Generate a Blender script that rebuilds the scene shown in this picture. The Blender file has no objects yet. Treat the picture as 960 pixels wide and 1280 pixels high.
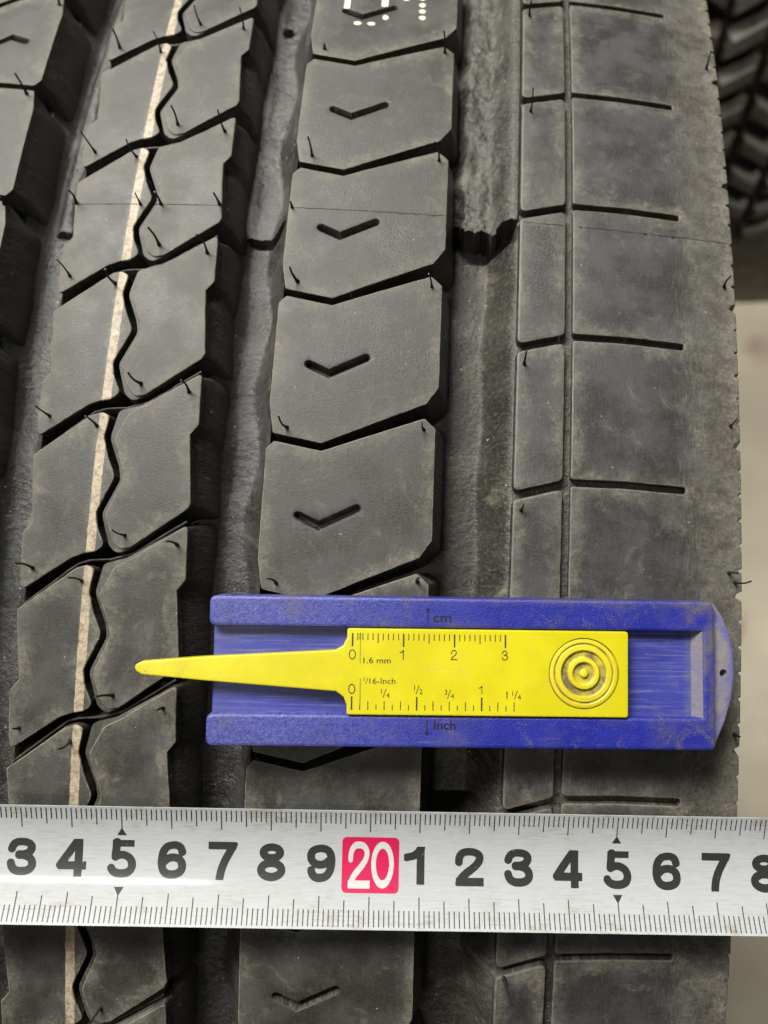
import bpy, math, random
from mathutils import Vector, Matrix, noise
from mathutils.geometry import delaunay_2d_cdt

random.seed(7)
SC = bpy.context.scene
COL = SC.collection

# ------------------------------------------------------------------ camera
# a phone held 16 cm above the crown of a standing tyre, looking down (units: metres)
cam_d = bpy.data.cameras.new("camera")
cam_d.sensor_fit = 'VERTICAL'
cam_d.sensor_height = 36.0
cam_d.sensor_width = 27.0
cam_d.lens = 961.0 / 1280.0 * 36.0
cam_d.clip_start = 0.005
cam_d.clip_end = 50.0
cam_d.dof.use_dof = True
cam_d.dof.focus_distance = 0.160
cam_d.dof.aperture_fstop = 12.0
cam = bpy.data.objects.new("camera", cam_d)
COL.objects.link(cam)
cam.matrix_world = Matrix((
    (0.99487768, -0.04031775, 0.09269777, 0.0),
    (0.04925099, 0.99414325, -0.09619531, 0.0),
    (-0.08827648, 0.10026802, 0.99103662, 1.157787),
    (0, 0, 0, 1)))
SC.camera = cam

# ------------------------------------------------------------------ light
W = bpy.data.worlds.new("World")
SC.world = W
W.use_nodes = True
bg = W.node_tree.nodes["Background"]
bg.inputs[0].default_value = (1.0, 0.97, 0.92, 1)
bg.inputs[1].default_value = 0.03


def area(name, loc, target, sx, sy, power, color):
    l = bpy.data.lights.new(name, 'AREA')
    l.shape = 'RECTANGLE'
    l.size = sx
    l.size_y = sy
    l.energy = power
    l.color = color
    o = bpy.data.objects.new(name, l)
    COL.objects.link(o)
    o.location = loc
    d = Vector(target) - Vector(loc)
    o.rotation_euler = d.to_track_quat('-Z', 'Y').to_euler()
    return o


area("ceiling_tube_bank", (-0.80, 1.46, 2.66), (-0.03, 0.05, 1.0), 1.3, 0.6, 160, (1.0, 0.972, 0.905))
tube_o = area("ceiling_tube", (-0.50, -0.06, 3.0), (-0.50, -0.06, 1.0), 0.55, 0.03, 9, (1.0, 0.95, 0.86))
tube_o.rotation_euler = (0, 0, math.radians(3))          # hangs level, along the tape


def fill_spot(name, loc, target, cone, power, color):
    l = bpy.data.lights.new(name, 'SPOT')
    l.energy = power
    l.spot_size = math.radians(cone)
    l.spot_blend = 0.8
    l.shadow_soft_size = 0.12
    l.color = color
    o = bpy.data.objects.new(name, l)
    COL.objects.link(o)
    o.location = loc
    o.rotation_euler = (Vector(target) - Vector(loc)).to_track_quat('-Z', 'Y').to_euler()


fill_spot("floor_fill_spot", (1.25, 0.55, 3.2), (0.62, 0.42, 0.0), 32, 430, (1.0, 0.95, 0.86))  # added spot, put in to brighten the floor beside the tyre

SC.view_settings.view_transform = 'Standard'
SC.view_settings.look = 'None'
SC.view_settings.exposure = 0.0
SC.view_settings.gamma = 1.0
SC.view_settings.use_curve_mapping = False
SC.render.engine = 'CYCLES'
SC.cycles.use_denoising = True
SC.cycles.max_bounces = 6


# ------------------------------------------------------------------ materials
class NT:
    """small helper round a node tree"""

    def __init__(self, name):
        self.m = bpy.data.materials.new(name)
        self.m.use_nodes = True
        self.t = self.m.node_tree
        self.t.nodes.clear()
        self.out = self.n('ShaderNodeOutputMaterial')
        self.b = self.n('ShaderNodeBsdfPrincipled')
        self.l(self.b.outputs[0], self.out.inputs[0])

    def n(self, k, **kw):
        o = self.t.nodes.new(k)
        for a, v in kw.items():
            setattr(o, a, v)
        return o

    def l(self, a, b):
        self.t.links.new(a, b)

    def put(self, sock, v):
        if isinstance(v, (int, float)):
            sock.default_value = v
        elif isinstance(v, tuple):
            sock.default_value = v if len(v) == 4 else (*v, 1)
        else:
            self.l(v, sock)

    def uv(self, sx=1, sy=1, sz=1, layer="tread", rand=True):
        u = self.n('ShaderNodeUVMap', uv_map=layer)
        mp = self.n('ShaderNodeMapping')
        mp.inputs['Scale'].default_value = (sx, sy, sz)
        self.l(u.outputs[0], mp.inputs[0])
        if not rand:
            return mp.outputs[0]
        # a different offset for every object
        oi = self.n('ShaderNodeObjectInfo')
        mm = self.n('ShaderNodeMath', operation='MULTIPLY')
        self.l(oi.outputs['Random'], mm.inputs[0])
        mm.inputs[1].default_value = 37.0
        cb = self.n('ShaderNodeCombineXYZ')
        self.l(mm.outputs[0], cb.inputs[2])
        self.l(cb.outputs[0], mp.inputs['Location'])
        return mp.outputs[0]

    def noise(self, vec, scale, detail=3, rough=0.55, dist=0.0):
        o = self.n('ShaderNodeTexNoise')
        o.inputs['Scale'].default_value = scale
        o.inputs['Detail'].default_value = detail
        o.inputs['Roughness'].default_value = rough
        o.inputs['Distortion'].default_value = dist
        self.l(vec, o.inputs['Vector'])
        return o.outputs['Fac']

    def ramp(self, v, a, b, lo=0.0, hi=1.0):
        o = self.n('ShaderNodeMapRange')
        o.interpolation_type = 'SMOOTHSTEP'
        o.inputs['From Min'].default_value = a
        o.inputs['From Max'].default_value = b
        o.inputs['To Min'].default_value = lo
        o.inputs['To Max'].default_value = hi
        self.l(v, o.inputs['Value'])
        return o.outputs[0]

    def math(self, op, a, b=0.0, clamp=False):
        o = self.n('ShaderNodeMath', operation=op)
        o.use_clamp = clamp
        self.put(o.inputs[0], a)
        self.put(o.inputs[1], b)
        return o.outputs[0]

    def mix(self, fac, a, b):
        o = self.n('ShaderNodeMix', data_type='RGBA')
        self.put(o.inputs[0], fac)
        self.put(o.inputs[6], a)
        self.put(o.inputs[7], b)
        return o.outputs[2]

    def attr(self, name):
        return self.n('ShaderNodeAttribute', attribute_name=name).outputs['Fac']

    def bump(self, h, strength, dist):
        o = self.n('ShaderNodeBump')
        o.inputs['Strength'].default_value = strength
        o.inputs['Distance'].default_value = dist
        self.l(h, o.inputs['Height'])
        if self.b.inputs['Normal'].is_linked:
            self.l(self.b.inputs['Normal'].links[0].from_socket, o.inputs['Normal'])
        self.l(o.outputs[0], self.b.inputs['Normal'])

    def set(self, **kw):
        for a, v in kw.items():
            self.put(self.b.inputs[a.replace('_', ' ')], v)
        return self.m


def rubber(name, base, bloom, dust, dust_amt, rough, groove=False, stripe=False, band=False, rim=0.55, spec=0.5):
    g = NT(name)
    uv = g.uv(rand=False)
    uvl = g.uv(1.0, 0.10, rand=False)          # drawn out along the tread
    cloud = g.noise(uv, 0.09, 4, 0.6)
    fine = g.noise(uv, 1.3, 4, 0.65)
    lines = g.noise(uvl, 2.2, 3, 0.6)
    col = g.mix(g.ramp(cloud, 0.38, 0.64), base, bloom)
    col = g.mix(g.math('MULTIPLY', g.ramp(lines, 0.46, 0.75), 0.22), col, tuple(min(1, c * 1.8) for c in bloom))
    # dust gathered along the edges and in patches
    e = g.attr("edge")
    en = g.noise(uv, 0.5, 5, 0.72)
    near = g.ramp(g.math('ADD', e, g.math('MULTIPLY', g.math('SUBTRACT', en, 0.46), -9.0)), -0.6, 3.4, 1.0, 0.0)
    near = g.math('MULTIPLY', near, g.ramp(g.noise(uv, 0.13, 3, 0.6), 0.40, 0.66, 0.30, 1.0))
    patch = g.ramp(g.noise(uv, 0.15, 6, 0.72, 0.8), 0.52, 0.78)
    if groove:
        f = g.math('MULTIPLY', g.math('ADD', patch, g.ramp(fine, 0.45, 0.8, 0, 0.55)), dust_amt, clamp=True)
    else:
        f = g.math('ADD', g.math('MULTIPLY', near, dust_amt), g.math('MULTIPLY', patch, dust_amt * 0.85), clamp=True)
        if band:                               # the outer margin of the shoulder is scuffed and dusty
            sx = g.n('ShaderNodeSeparateXYZ')
            g.l(uv, sx.inputs[0])
            bx = g.ramp(g.math('ADD', sx.outputs[0], g.math('MULTIPLY', g.math('SUBTRACT', lines, 0.5), 14.0)), 46.0, 54.0)
            f = g.math('ADD', f, g.math('MULTIPLY', bx, g.ramp(g.noise(uv, 0.3, 5, 0.7), 0.3, 0.7, 0.10, 0.42)), clamp=True)
        f = g.math('MULTIPLY', f, g.ramp(fine, 0.25, 0.72, 0.30, 1.15))
        f = g.math('ADD', f, g.ramp(g.noise(uv, 1.7, 6, 0.9), 0.50, 0.75, 0.0, 0.30), clamp=True)
        f = g.math('MAXIMUM', f, g.math('MULTIPLY', g.ramp(e, -0.28, 0.0, 1.0, 0.0), g.ramp(en, 0.30, 0.62, 0.15 * rim, rim)))  # thin pale line on the bevels: edge dust plus a painted lit edge
    col = g.mix(f, col, dust)
    # scuffs: short pale strokes
    if not groove:
        wv = g.n('ShaderNodeMapping')
        wv.inputs['Rotation'].default_value = (0, 0, 0.9)
        wv.inputs['Scale'].default_value = (0.22, 2.2, 1)
        g.l(uv, wv.inputs[0])
        sf = g.math('MULTIPLY', g.ramp(g.noise(wv.outputs[0], 0.9, 3, 0.6), 0.66, 0.76), g.ramp(g.noise(uv, 0.07, 2), 0.5, 0.62))
        col = g.mix(g.math('MULTIPLY', sf, 0.35), col, (0.16, 0.155, 0.14))
    # grit: single pale grains
    vo = g.n('ShaderNodeTexVoronoi')
    vo.inputs['Scale'].default_value = 0.75 if groove else 0.42
    g.l(uv, vo.inputs['Vector'])
    cr = g.n('ShaderNodeSeparateColor')
    g.l(vo.outputs['Color'], cr.inputs[0])
    thr = g.ramp(cr.outputs[0], 0.60, 1.0, 0.0, 0.17 if groove else 0.08)
    grain = g.math('LESS_THAN', vo.outputs['Distance'], thr)
    gm = g.ramp(g.noise(uv, 0.12, 3), 0.42, 0.60)
    col = g.mix(g.math('MULTIPLY', grain, g.math('MULTIPLY', gm, 0.7 if groove else 0.55)), col, (0.40, 0.385, 0.35))
    if stripe:
        wear = g.ramp(g.noise(uv, 0.7, 6, 0.8), 0.36, 0.58)
        sc = g.mix(g.noise(uv, 0.35, 3), (0.25, 0.20, 0.13), (0.40, 0.335, 0.24))
        sx = g.n('ShaderNodeSeparateXYZ')
        g.l(uv, sx.inputs[0])
        off = g.math('ABSOLUTE', g.math('SUBTRACT', g.math('ADD', sx.outputs[0], g.math('MULTIPLY', g.math('SUBTRACT', g.noise(uv, 0.5, 4, 0.6), 0.5), 0.5)), -77.2))
        msk = g.ramp(off, 0.92, 1.10, 1.0, 0.0)
        col = g.mix(g.math('MULTIPLY', g.math('ADD', g.math('MULTIPLY', wear, 0.62), 0.38), msk), col, sc)
    r = g.math('ADD', g.ramp(cloud, 0.3, 0.7, -0.12, 0.06), g.math('ADD', g.math('MULTIPLY', f, 0.30), rough), clamp=True)
    g.bump(g.noise(uv, 1.9, 5, 0.8), 0.55, 0.00018)
    g.bump(lines, 0.12, 0.00010)
    if groove:
        g.bump(g.noise(uv, 0.8, 5, 0.65), 0.8, 0.0006)
    return g.set(Base_Color=col, Roughness=r, Specular_IOR_Level=spec)


DUST = (0.185, 0.168, 0.130)
TOP_A, TOP_B = (0.0205, 0.0198, 0.0172), (0.0375, 0.0373, 0.0352)
M_TOP = rubber("tread_rubber", TOP_A, TOP_B, DUST, 0.52, 0.54, spec=0.42, rim=0.75)
M_SHO = rubber("shoulder_rubber", (0.0215, 0.0212, 0.0205), (0.0360, 0.0362, 0.0375), DUST, 0.50, 0.48, band=True, rim=0.5)
M_GRV = rubber("groove_rubber", (0.019, 0.0185, 0.0172), (0.040, 0.0405, 0.0415), (0.19, 0.17, 0.13), 0.55, 0.36, groove=True, spec=0.5)
M_WALL = rubber("wall_rubber", (0.018, 0.0168, 0.0148), (0.034, 0.032, 0.028), (0.17, 0.145, 0.10), 0.50, 0.46, groove=True, spec=0.4)
M_DUSTY = rubber("dusty_groove_rubber", (0.020, 0.0192, 0.0168), (0.038, 0.0365, 0.032), (0.17, 0.152, 0.112), 0.78, 0.44, groove=True)
M_STRIPE = rubber("cream_stripe", TOP_A, TOP_B, DUST, 0.46, 0.5, stripe=True)


def plain(name, col, rough, spec=0.5, **kw):
    g = NT(name)
    return g.set(Base_Color=col, Roughness=rough, Specular_IOR_Level=spec, **kw)


M_WHISK = plain("whisker_rubber", (0.010, 0.010, 0.010), 0.5, 0.4)
M_SEAM = plain("seam_rubber", (0.035, 0.033, 0.030), 0.55)


def print_mat(name, col, worn, base, scale):
    g = NT(name)
    uv = g.uv()
    w = g.ramp(g.noise(uv, scale, 5, 0.75), worn - 0.06, worn + 0.06)
    return g.set(Base_Color=g.mix(w, base, col), Roughness=0.5)


M_DOT = print_mat("printed_dot_paint", (0.62, 0.57, 0.44), 0.36, (0.10, 0.09, 0.08), 1.4)


def plastic(name, col, dark, dirt_col, dirt_amt, rough, grain, drag=None, specks=False, pale=None):
    g = NT(name)
    uv = g.uv()
    n1 = g.noise(uv, 0.10, 4, 0.6)
    c = g.mix(g.ramp(n1, 0.35, 0.7), col, dark)
    if drag:
        dl = g.noise(g.uv(0.05, 1.6), 1.4, 4, 0.7)
        c = g.mix(g.ramp(dl, 0.47, 0.70, 0, 0.65), c, drag)
    if pale:                                   # rubbed pale towards the mouth end
        sx = g.n('ShaderNodeSeparateXYZ')
        g.l(g.uv(rand=False), sx.inputs[0])
        pf = g.math('MULTIPLY', g.ramp(sx.outputs[0], 34.0, -22.0, 0.0, 0.80), g.ramp(g.noise(uv, 1.5, 6, 0.8), 0.25, 0.75))
        pf = g.math('ADD', pf, g.math('MULTIPLY', g.ramp(g.noise(uv, 3.4, 3, 0.6), 0.58, 0.70), 0.15), clamp=True)  # sparkle of the grain put into the colour as pale speckle
        c = g.mix(pf, c, pale)
    d = g.ramp(g.noise(uv, 0.22, 6, 0.75, 0.6), 0.50, 0.72)
    d2 = g.ramp(g.noise(uv, 2.6, 4, 0.7), 0.35, 0.70)
    f = g.math('MULTIPLY', g.math('MULTIPLY', d, d2), dirt_amt, clamp=True)
    f = g.math('ADD', f, g.attr("dirt"), clamp=True)
    f = g.math('MULTIPLY', f, g.ramp(g.noise(uv, 0.8, 5, 0.7), 0.25, 0.55, 0.45, 1.0))
    c = g.mix(f, c, dirt_col)
    if specks:                                 # single dark specks of dirt and a few wandering scratches
        vo = g.n('ShaderNodeTexVoronoi')
        vo.inputs['Scale'].default_value = 0.45
        g.l(uv, vo.inputs['Vector'])
        cr = g.n('ShaderNodeSeparateColor')
        g.l(vo.outputs['Color'], cr.inputs[0])
        c = g.mix(g.math('MULTIPLY', g.math('LESS_THAN', vo.outputs['Distance'], g.ramp(cr.outputs[0], 0.72, 1.0, 0.0, 0.075)), 0.7), c, (0.10, 0.08, 0.03))
        sw = g.math('ABSOLUTE', g.math('SUBTRACT', g.noise(g.uv(0.10, 0.35), 0.8, 2, 0.5), 0.5))
        c = g.mix(g.math('MULTIPLY', g.ramp(sw, 0.0, 0.006, 1.0, 0.0), g.ramp(g.noise(uv, 0.2, 2), 0.45, 0.6, 0, 0.30)), c, (0.45, 0.38, 0.05))
    # thin straight scratches
    sl = g.noise(g.uv(0.09, 3.0), 1.0, 2, 0.5)
    c = g.mix(g.ramp(sl, 0.70, 0.78, 0, 0.18), c, tuple(min(1, 0.4 * x + 0.35) for x in col))
    g.bump(g.noise(uv, 3.0, 4, 0.7), grain, 0.00015)
    r = g.math('ADD', rough, g.math('MULTIPLY', f, 0.35), clamp=True)
    return g.set(Base_Color=c, Roughness=r, Specular_IOR_Level=0.5)


GREY_DIRT = (0.17, 0.155, 0.145)
M_BLUE = plastic("blue_plastic", (0.007, 0.0115, 0.185), (0.012, 0.018, 0.225), (0.085, 0.075, 0.068), 1.15, 0.36, 0.8, pale=(0.115, 0.122, 0.27))
M_BLUEC = plastic("rubbed_blue_plastic", (0.024, 0.030, 0.19), (0.034, 0.042, 0.24), (0.10, 0.10, 0.12), 0.7, 0.40, 0.3,
                  drag=(0.12, 0.13, 0.27))
M_TAB = plastic("dirty_blue_plastic", (0.06, 0.062, 0.24), (0.09, 0.09, 0.20), (0.17, 0.155, 0.14), 1.6, 0.55, 0.7)
M_YEL = plastic("yellow_plastic", (0.445, 0.395, 0.005), (0.50, 0.445, 0.007), (0.30, 0.24, 0.06), 0.50, 0.34, 0.2, specks=True)
M_GRIP = plastic("grip_plastic", (0.46, 0.39, 0.01), (0.53, 0.45, 0.02), (0.105, 0.08, 0.04), 0.35, 0.42, 0.2)
M_INK = print_mat("black_print", (0.018, 0.017, 0.016), 0.27, (0.30, 0.27, 0.10), 1.3)
M_INKB = print_mat("dark_print_on_blue", (0.004, 0.004, 0.015), 0.24, (0.03, 0.033, 0.30), 1.3)


def tape_mat(name, col, worn, rough, ink):
    g = NT(name)
    uv = g.uv()
    ul = g.uv(0.06, 1.0)
    br = g.noise(ul, 3.2, 4, 0.7)
    c = g.mix(g.ramp(br, 0.35, 0.72), col, tuple(x * 0.86 for x in col))
    if not ink:
        # grime rubbed into the paint, thickest towards the long edges
        d = g.ramp(g.noise(uv, 0.14, 6, 0.75, 0.4), 0.44, 0.64)
        d2 = g.ramp(g.noise(g.uv(0.22, 1.5), 1.3, 6, 0.8), 0.44, 0.62)
        e = g.ramp(g.attr("edge"), 0.0, 7.5, 0.95, 0.22)
        f = g.math('MULTIPLY', g.math('MULTIPLY', d, d2), e, clamp=True)
        c = g.mix(f, c, (0.20, 0.175, 0.115))
        bs = g.math('MULTIPLY', g.ramp(g.noise(g.uv(0.6, 1.0), 1.5, 6, 0.8), 0.66, 0.72), g.ramp(g.noise(uv, 0.06, 2), 0.52, 0.62, 0, 0.7))
        c = g.mix(bs, c, (0.09, 0.085, 0.08))
        sc = g.ramp(g.noise(g.uv(0.05, 2.4), 1.6, 3, 0.6), 0.66, 0.74, 0, 0.4)
        c = g.mix(sc, c, (0.40, 0.40, 0.39))
    else:
        w = g.ramp(g.noise(g.uv(0.5, 1.3), 1.0, 6, 0.8), worn - 0.05, worn + 0.05)
        c = g.mix(w, (0.55, 0.55, 0.54), c)
    g.bump(br, 0.10, 0.00008)
    return g.set(Base_Color=c, Roughness=rough, Specular_IOR_Level=0.5, Coat_Weight=0.6, Coat_Roughness=0.10)


M_TAPE = tape_mat("tape_paint", (0.345, 0.360, 0.370), 0, 0.42, False)
M_TINK = tape_mat("tape_black_print", (0.022, 0.021, 0.021), 0.31, 0.42, True)
M_PINK = tape_mat("tape_pink_print", (0.43, 0.007, 0.058), 0.24, 0.42, True)
M_TWHITE = tape_mat("tape_white_print", (0.46, 0.45, 0.45), 0.20, 0.42, True)


def concrete():
    g = NT("concrete")
    tc = g.n('ShaderNodeTexCoord')
    o = tc.outputs['Object']
    a = g.noise(o, 2.6, 5, 0.6)
    b = g.noise(o, 9.0, 5, 0.65)
    c = g.mix(g.ramp(a, 0.38, 0.64), (0.42, 0.388, 0.30), (0.33, 0.295, 0.232))
    c = g.mix(g.ramp(b, 0.52, 0.70, 0, 0.55), c, (0.46, 0.40, 0.32))
    c = g.mix(g.ramp(g.noise(o, 4.2, 3, 0.5), 0.60, 0.68, 0, 0.7), c, (0.21, 0.12, 0.095))
    g.bump(b, 0.3, 0.004)
    return g.set(Base_Color=c, Roughness=0.8)


M_CONC = concrete()
M_OLD = rubber("old_tyre_rubber", (0.020, 0.019, 0.017), (0.035, 0.033, 0.028), (0.17, 0.135, 0.085), 0.85, 0.55, groove=True)


# ------------------------------------------------------------------ mesh helpers
def tag(o, label=None, cat=None, group=None, kind=None):
    if label: o["label"] = label
    if cat: o["category"] = cat
    if group: o["group"] = group
    if kind: o["kind"] = kind
    return o


def empty(name, loc):
    o = bpy.data.objects.new(name, None)
    o.empty_display_size = 0.02
    COL.objects.link(o)
    o.location = loc
    return o


WORLD = {}          # object -> world position of its origin


def obj(name, verts, faces, mat, parent=None, uvs=None, attrs=None, sharp=38, mats=None, fmat=None, origin=None):
    """one mesh object; verts are world coordinates, its origin goes to their middle"""
    if origin is None:
        n = max(1, len(verts))
        origin = Vector((sum(v[0] for v in verts) / n, sum(v[1] for v in verts) / n, sum(v[2] for v in verts) / n))
    me = bpy.data.meshes.new(name)
    me.from_pydata([(v[0] - origin[0], v[1] - origin[1], v[2] - origin[2]) for v in verts], [], faces)
    me.update()
    if uvs is not None:
        lay = me.uv_layers.new(name="tread")
        buf = []
        for lp in me.loops:
            buf.extend(uvs[lp.vertex_index])
        lay.data.foreach_set("uv", buf)
    for k, vals in (attrs or {}).items():
        a = me.attributes.new(k, 'FLOAT', 'POINT')
        a.data.foreach_set("value", vals)
    me.polygons.foreach_set("use_smooth", [True] * len(me.polygons))
    if sharp:
        me.set_sharp_from_angle(angle=math.radians(sharp))
    for m in (mats or [mat]):
        me.materials.append(m)
    if fmat:
        me.polygons.foreach_set("material_index", fmat)
    o = bpy.data.objects.new(name, me)
    COL.objects.link(o)
    o.location = origin
    WORLD[o.name] = Vector(origin)
    if parent is not None:
        o.parent = parent
        o.location = Vector(origin) - WORLD.get(parent.name, parent.location)
    return o


RT, KC, XC = 500.0, 0.00068936, -79.0


def T(X, s, z=0.0):
    """tread coordinates in mm (across, along, above the tread) -> world metres"""
    r = RT - KC * (X - XC) ** 2 + z
    a = s / RT
    return (X * 1e-3, r * math.sin(a) * 1e-3, (r * math.cos(a) + RT) * 1e-3)


def ccw(p):
    a = sum(p[i][0] * p[(i + 1) % len(p)][1] - p[(i + 1) % len(p)][0] * p[i][1] for i in range(len(p)))
    return p if a > 0 else p[::-1]


def lerp(a, b, t):
    return tuple(x + (y - x) * t for x, y in zip(a, b))


def fillet(p, r, seg=3):
    out = []
    n = len(p)
    for i in range(n):
        a, b, c = p[i - 1], p[i], p[(i + 1) % n]
        la = math.dist(a[:2], b[:2])
        lc = math.dist(c[:2], b[:2])
        ux, uy = (a[0] - b[0]) / la, (a[1] - b[1]) / la
        vx, vy = (c[0] - b[0]) / lc, (c[1] - b[1]) / lc
        ang = math.acos(max(-1, min(1, ux * vx + uy * vy)))
        rr = r(b) if callable(r) else r
        t = min(rr / max(0.05, math.tan(ang / 2)), la * 0.47, lc * 0.47)
        if ang > math.radians(172) or t < 0.02:
            out.append(b)
            continue
        pa, pc = lerp(b, a, t / la), lerp(b, c, t / lc)
        for j in range(seg + 1):
            q = j / seg
            out.append(lerp(lerp(pa, b, q), lerp(b, pc, q), q))
    return out


def resample(p, step):
    out = []
    for i in range(len(p)):
        a, b = p[i], p[(i + 1) % len(p)]
        n = max(1, int(math.ceil(math.dist(a[:2], b[:2]) / step)))
        out += [lerp(a, b, j / n) for j in range(n)]
    return out


def normals(p):
    """outward miter direction at each vertex of a ccw outline"""
    res = []
    n = len(p)
    for i in range(n):
        a, b, c = p[i - 1], p[i], p[(i + 1) % n]
        e1 = (b[0] - a[0], b[1] - a[1])
        e2 = (c[0] - b[0], c[1] - b[1])
        l1 = math.hypot(*e1) or 1e-9
        l2 = math.hypot(*e2) or 1e-9
        n1 = (e1[1] / l1, -e1[0] / l1)
        n2 = (e2[1] / l2, -e2[0] / l2)
        k = max(0.45, 1 + n1[0] * n2[0] + n1[1] * n2[1])
        res.append(((n1[0] + n2[0]) / k, (n1[1] + n2[1]) / k))
    return res


def inside(x, y, p):
    c = False
    j = len(p) - 1
    for i in range(len(p)):
        if (p[i][1] > y) != (p[j][1] > y) and x < (p[j][0] - p[i][0]) * (y - p[i][1]) / (p[j][1] - p[i][1]) + p[i][0]:
            c = not c
        j = i
    return c


def seg_dist(x, y, p):
    best = 1e9
    j = len(p) - 1
    for i in range(len(p)):
        ax, ay = p[j][0], p[j][1]
        dx, dy = p[i][0] - ax, p[i][1] - ay
        L = dx * dx + dy * dy
        t = 0 if L == 0 else max(0, min(1, ((x - ax) * dx + (y - ay) * dy) / L))
        d = (x - ax - t * dx) ** 2 + (y - ay - t * dy) ** 2
        if d < best: best = d
        j = i
    return math.sqrt(best)


def relief(rings, hole_rings, fmap, grid=1.3, cuts=(), wob=0.0, seed=0.0):
    """rings: list of outlines (equal vertex counts, outermost/lowest first) as (x, y, z); the last is the rim of the top.
    hole_rings: list of such lists (lowest first, last = rim in the top plane). Returns verts2d/z, faces and the edge attribute."""
    V, F = [], []
    top = rings[-1]
    holes = [h[-1] for h in hole_rings]

    def band(R, flip):
        base = len(V)
        n = len(R[0])
        for r in R:
            V.extend(r)
        for k in range(len(R) - 1):
            for i in range(n):
                a, b = base + k * n + i, base + k * n + (i + 1) % n
                q = (a, b, b + n, a + n)
                F.append(q[::-1] if flip else q)
        return base + (len(R) - 1) * n

    i0 = band(rings, False)
    rim_idx = [list(range(i0, i0 + len(top)))]
    for h in hole_rings:
        b0 = len(V)
        j0 = band(h, True)
        rim_idx.append(list(range(j0, j0 + len(h[-1]))))
        F.append(tuple(range(b0, b0 + len(h[0]))))          # floor of the pocket
    ring_end = len(V)
    pts, edges, src = [], [], []
    for ids in rim_idx:
        o = len(pts)
        for t in ids:
            pts.append(Vector((V[t][0], V[t][1])))
            src.append(t)
        edges += [(o + i, o + (i + 1) % len(ids)) for i in range(len(ids))]
    xs = [p[0] for p in top]
    ys = [p[1] for p in top]
    y = min(ys) + grid * 0.5
    row = 0
    while y < max(ys):
        x = min(xs) + grid * (0.5 if row % 2 else 0.9)
        while x < max(xs):
            px_, py_ = x + random.uniform(-.2, .2) * grid, y + random.uniform(-.2, .2) * grid
            if inside(px_, py_, top) and seg_dist(px_, py_, top) > 0.45 * grid and \
                    all(not inside(px_, py_, h) and seg_dist(px_, py_, h) > 0.35 * grid for h in holes):
                pts.append(Vector((px_, py_)))
                src.append(None)
            x += grid
        y += grid * 0.87
        row += 1
    for cut in cuts:                                       # lines the triangles must follow
        prev = None
        for q in cut:
            if inside(q[0], q[1], top) and seg_dist(q[0], q[1], top) > 0.05 and not any(inside(q[0], q[1], h) for h in holes):
                pts.append(Vector(q))
                src.append(None)
                if prev is not None: edges.append((prev, len(pts) - 1))
                prev = len(pts) - 1
            else:
                prev = None
    ov, oe, of, ovs, _, _ = delaunay_2d_cdt(pts, edges, [], 0, 1e-5)
    ids = []
    zt = top[0][2]
    for i, v in enumerate(ov):
        s = next((src[k] for k in ovs[i] if src[k] is not None), None)
        if s is None:
            s = len(V)
            V.append((v.x, v.y, zt + wob * noise.noise((v.x * 0.16, v.y * 0.16, seed))))
        ids.append(s)
    for f in of:
        cx = sum(ov[k].x for k in f) / len(f)
        cy = sum(ov[k].y for k in f) / len(f)
        a, b, c = ov[f[0]], ov[f[1]], ov[f[2]]
        if abs((b.x - a.x) * (c.y - a.y) - (c.x - a.x) * (b.y - a.y)) < 1.2e-3 and all(ids[k] < ring_end for k in f):
            continue
        if inside(cx, cy, top) and not any(inside(cx, cy, h) for h in holes):
            F.append(tuple(ids[k] for k in f))
    E = [0.0] * len(V)
    lim = len(rings) * len(top)
    for i, v in enumerate(V):
        if i >= lim:
            E[i] = seg_dist(v[0], v[1], top)
        elif i < lim - len(top):
            E[i] = -0.3 if v[2] > top[0][2] - 0.34 else 2.5
    W3 = [fmap(*v) for v in V]
    return V, W3, F, E


# ------------------------------------------------------------------ the setting
def quad_sheet(name, x0, x1, y0, y1, z, mat):
    return obj(name, [(x0, y0, z), (x1, y0, z), (x1, y1, z), (x0, y1, z)], [(0, 1, 2, 3)], mat, sharp=0)


tag(quad_sheet("floor", -6, 6, -6, 6, 0.0, M_CONC), "worn beige concrete floor far below the tyre", kind="structure")

# ------------------------------------------------------------------ the tyre
PITCH = 33.593
tyre = empty("truck_tyre", (-0.077, 0, 0))
WORLD[tyre.name] = Vector((-0.077, 0, 0))
tag(tyre, "large grey-black truck tyre tread carrying the yellow and blue gauge and steel tape", "tyre")

S_LO, S_HI = -178.0, 218.0        # the arc of tread worked out block by block


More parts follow.
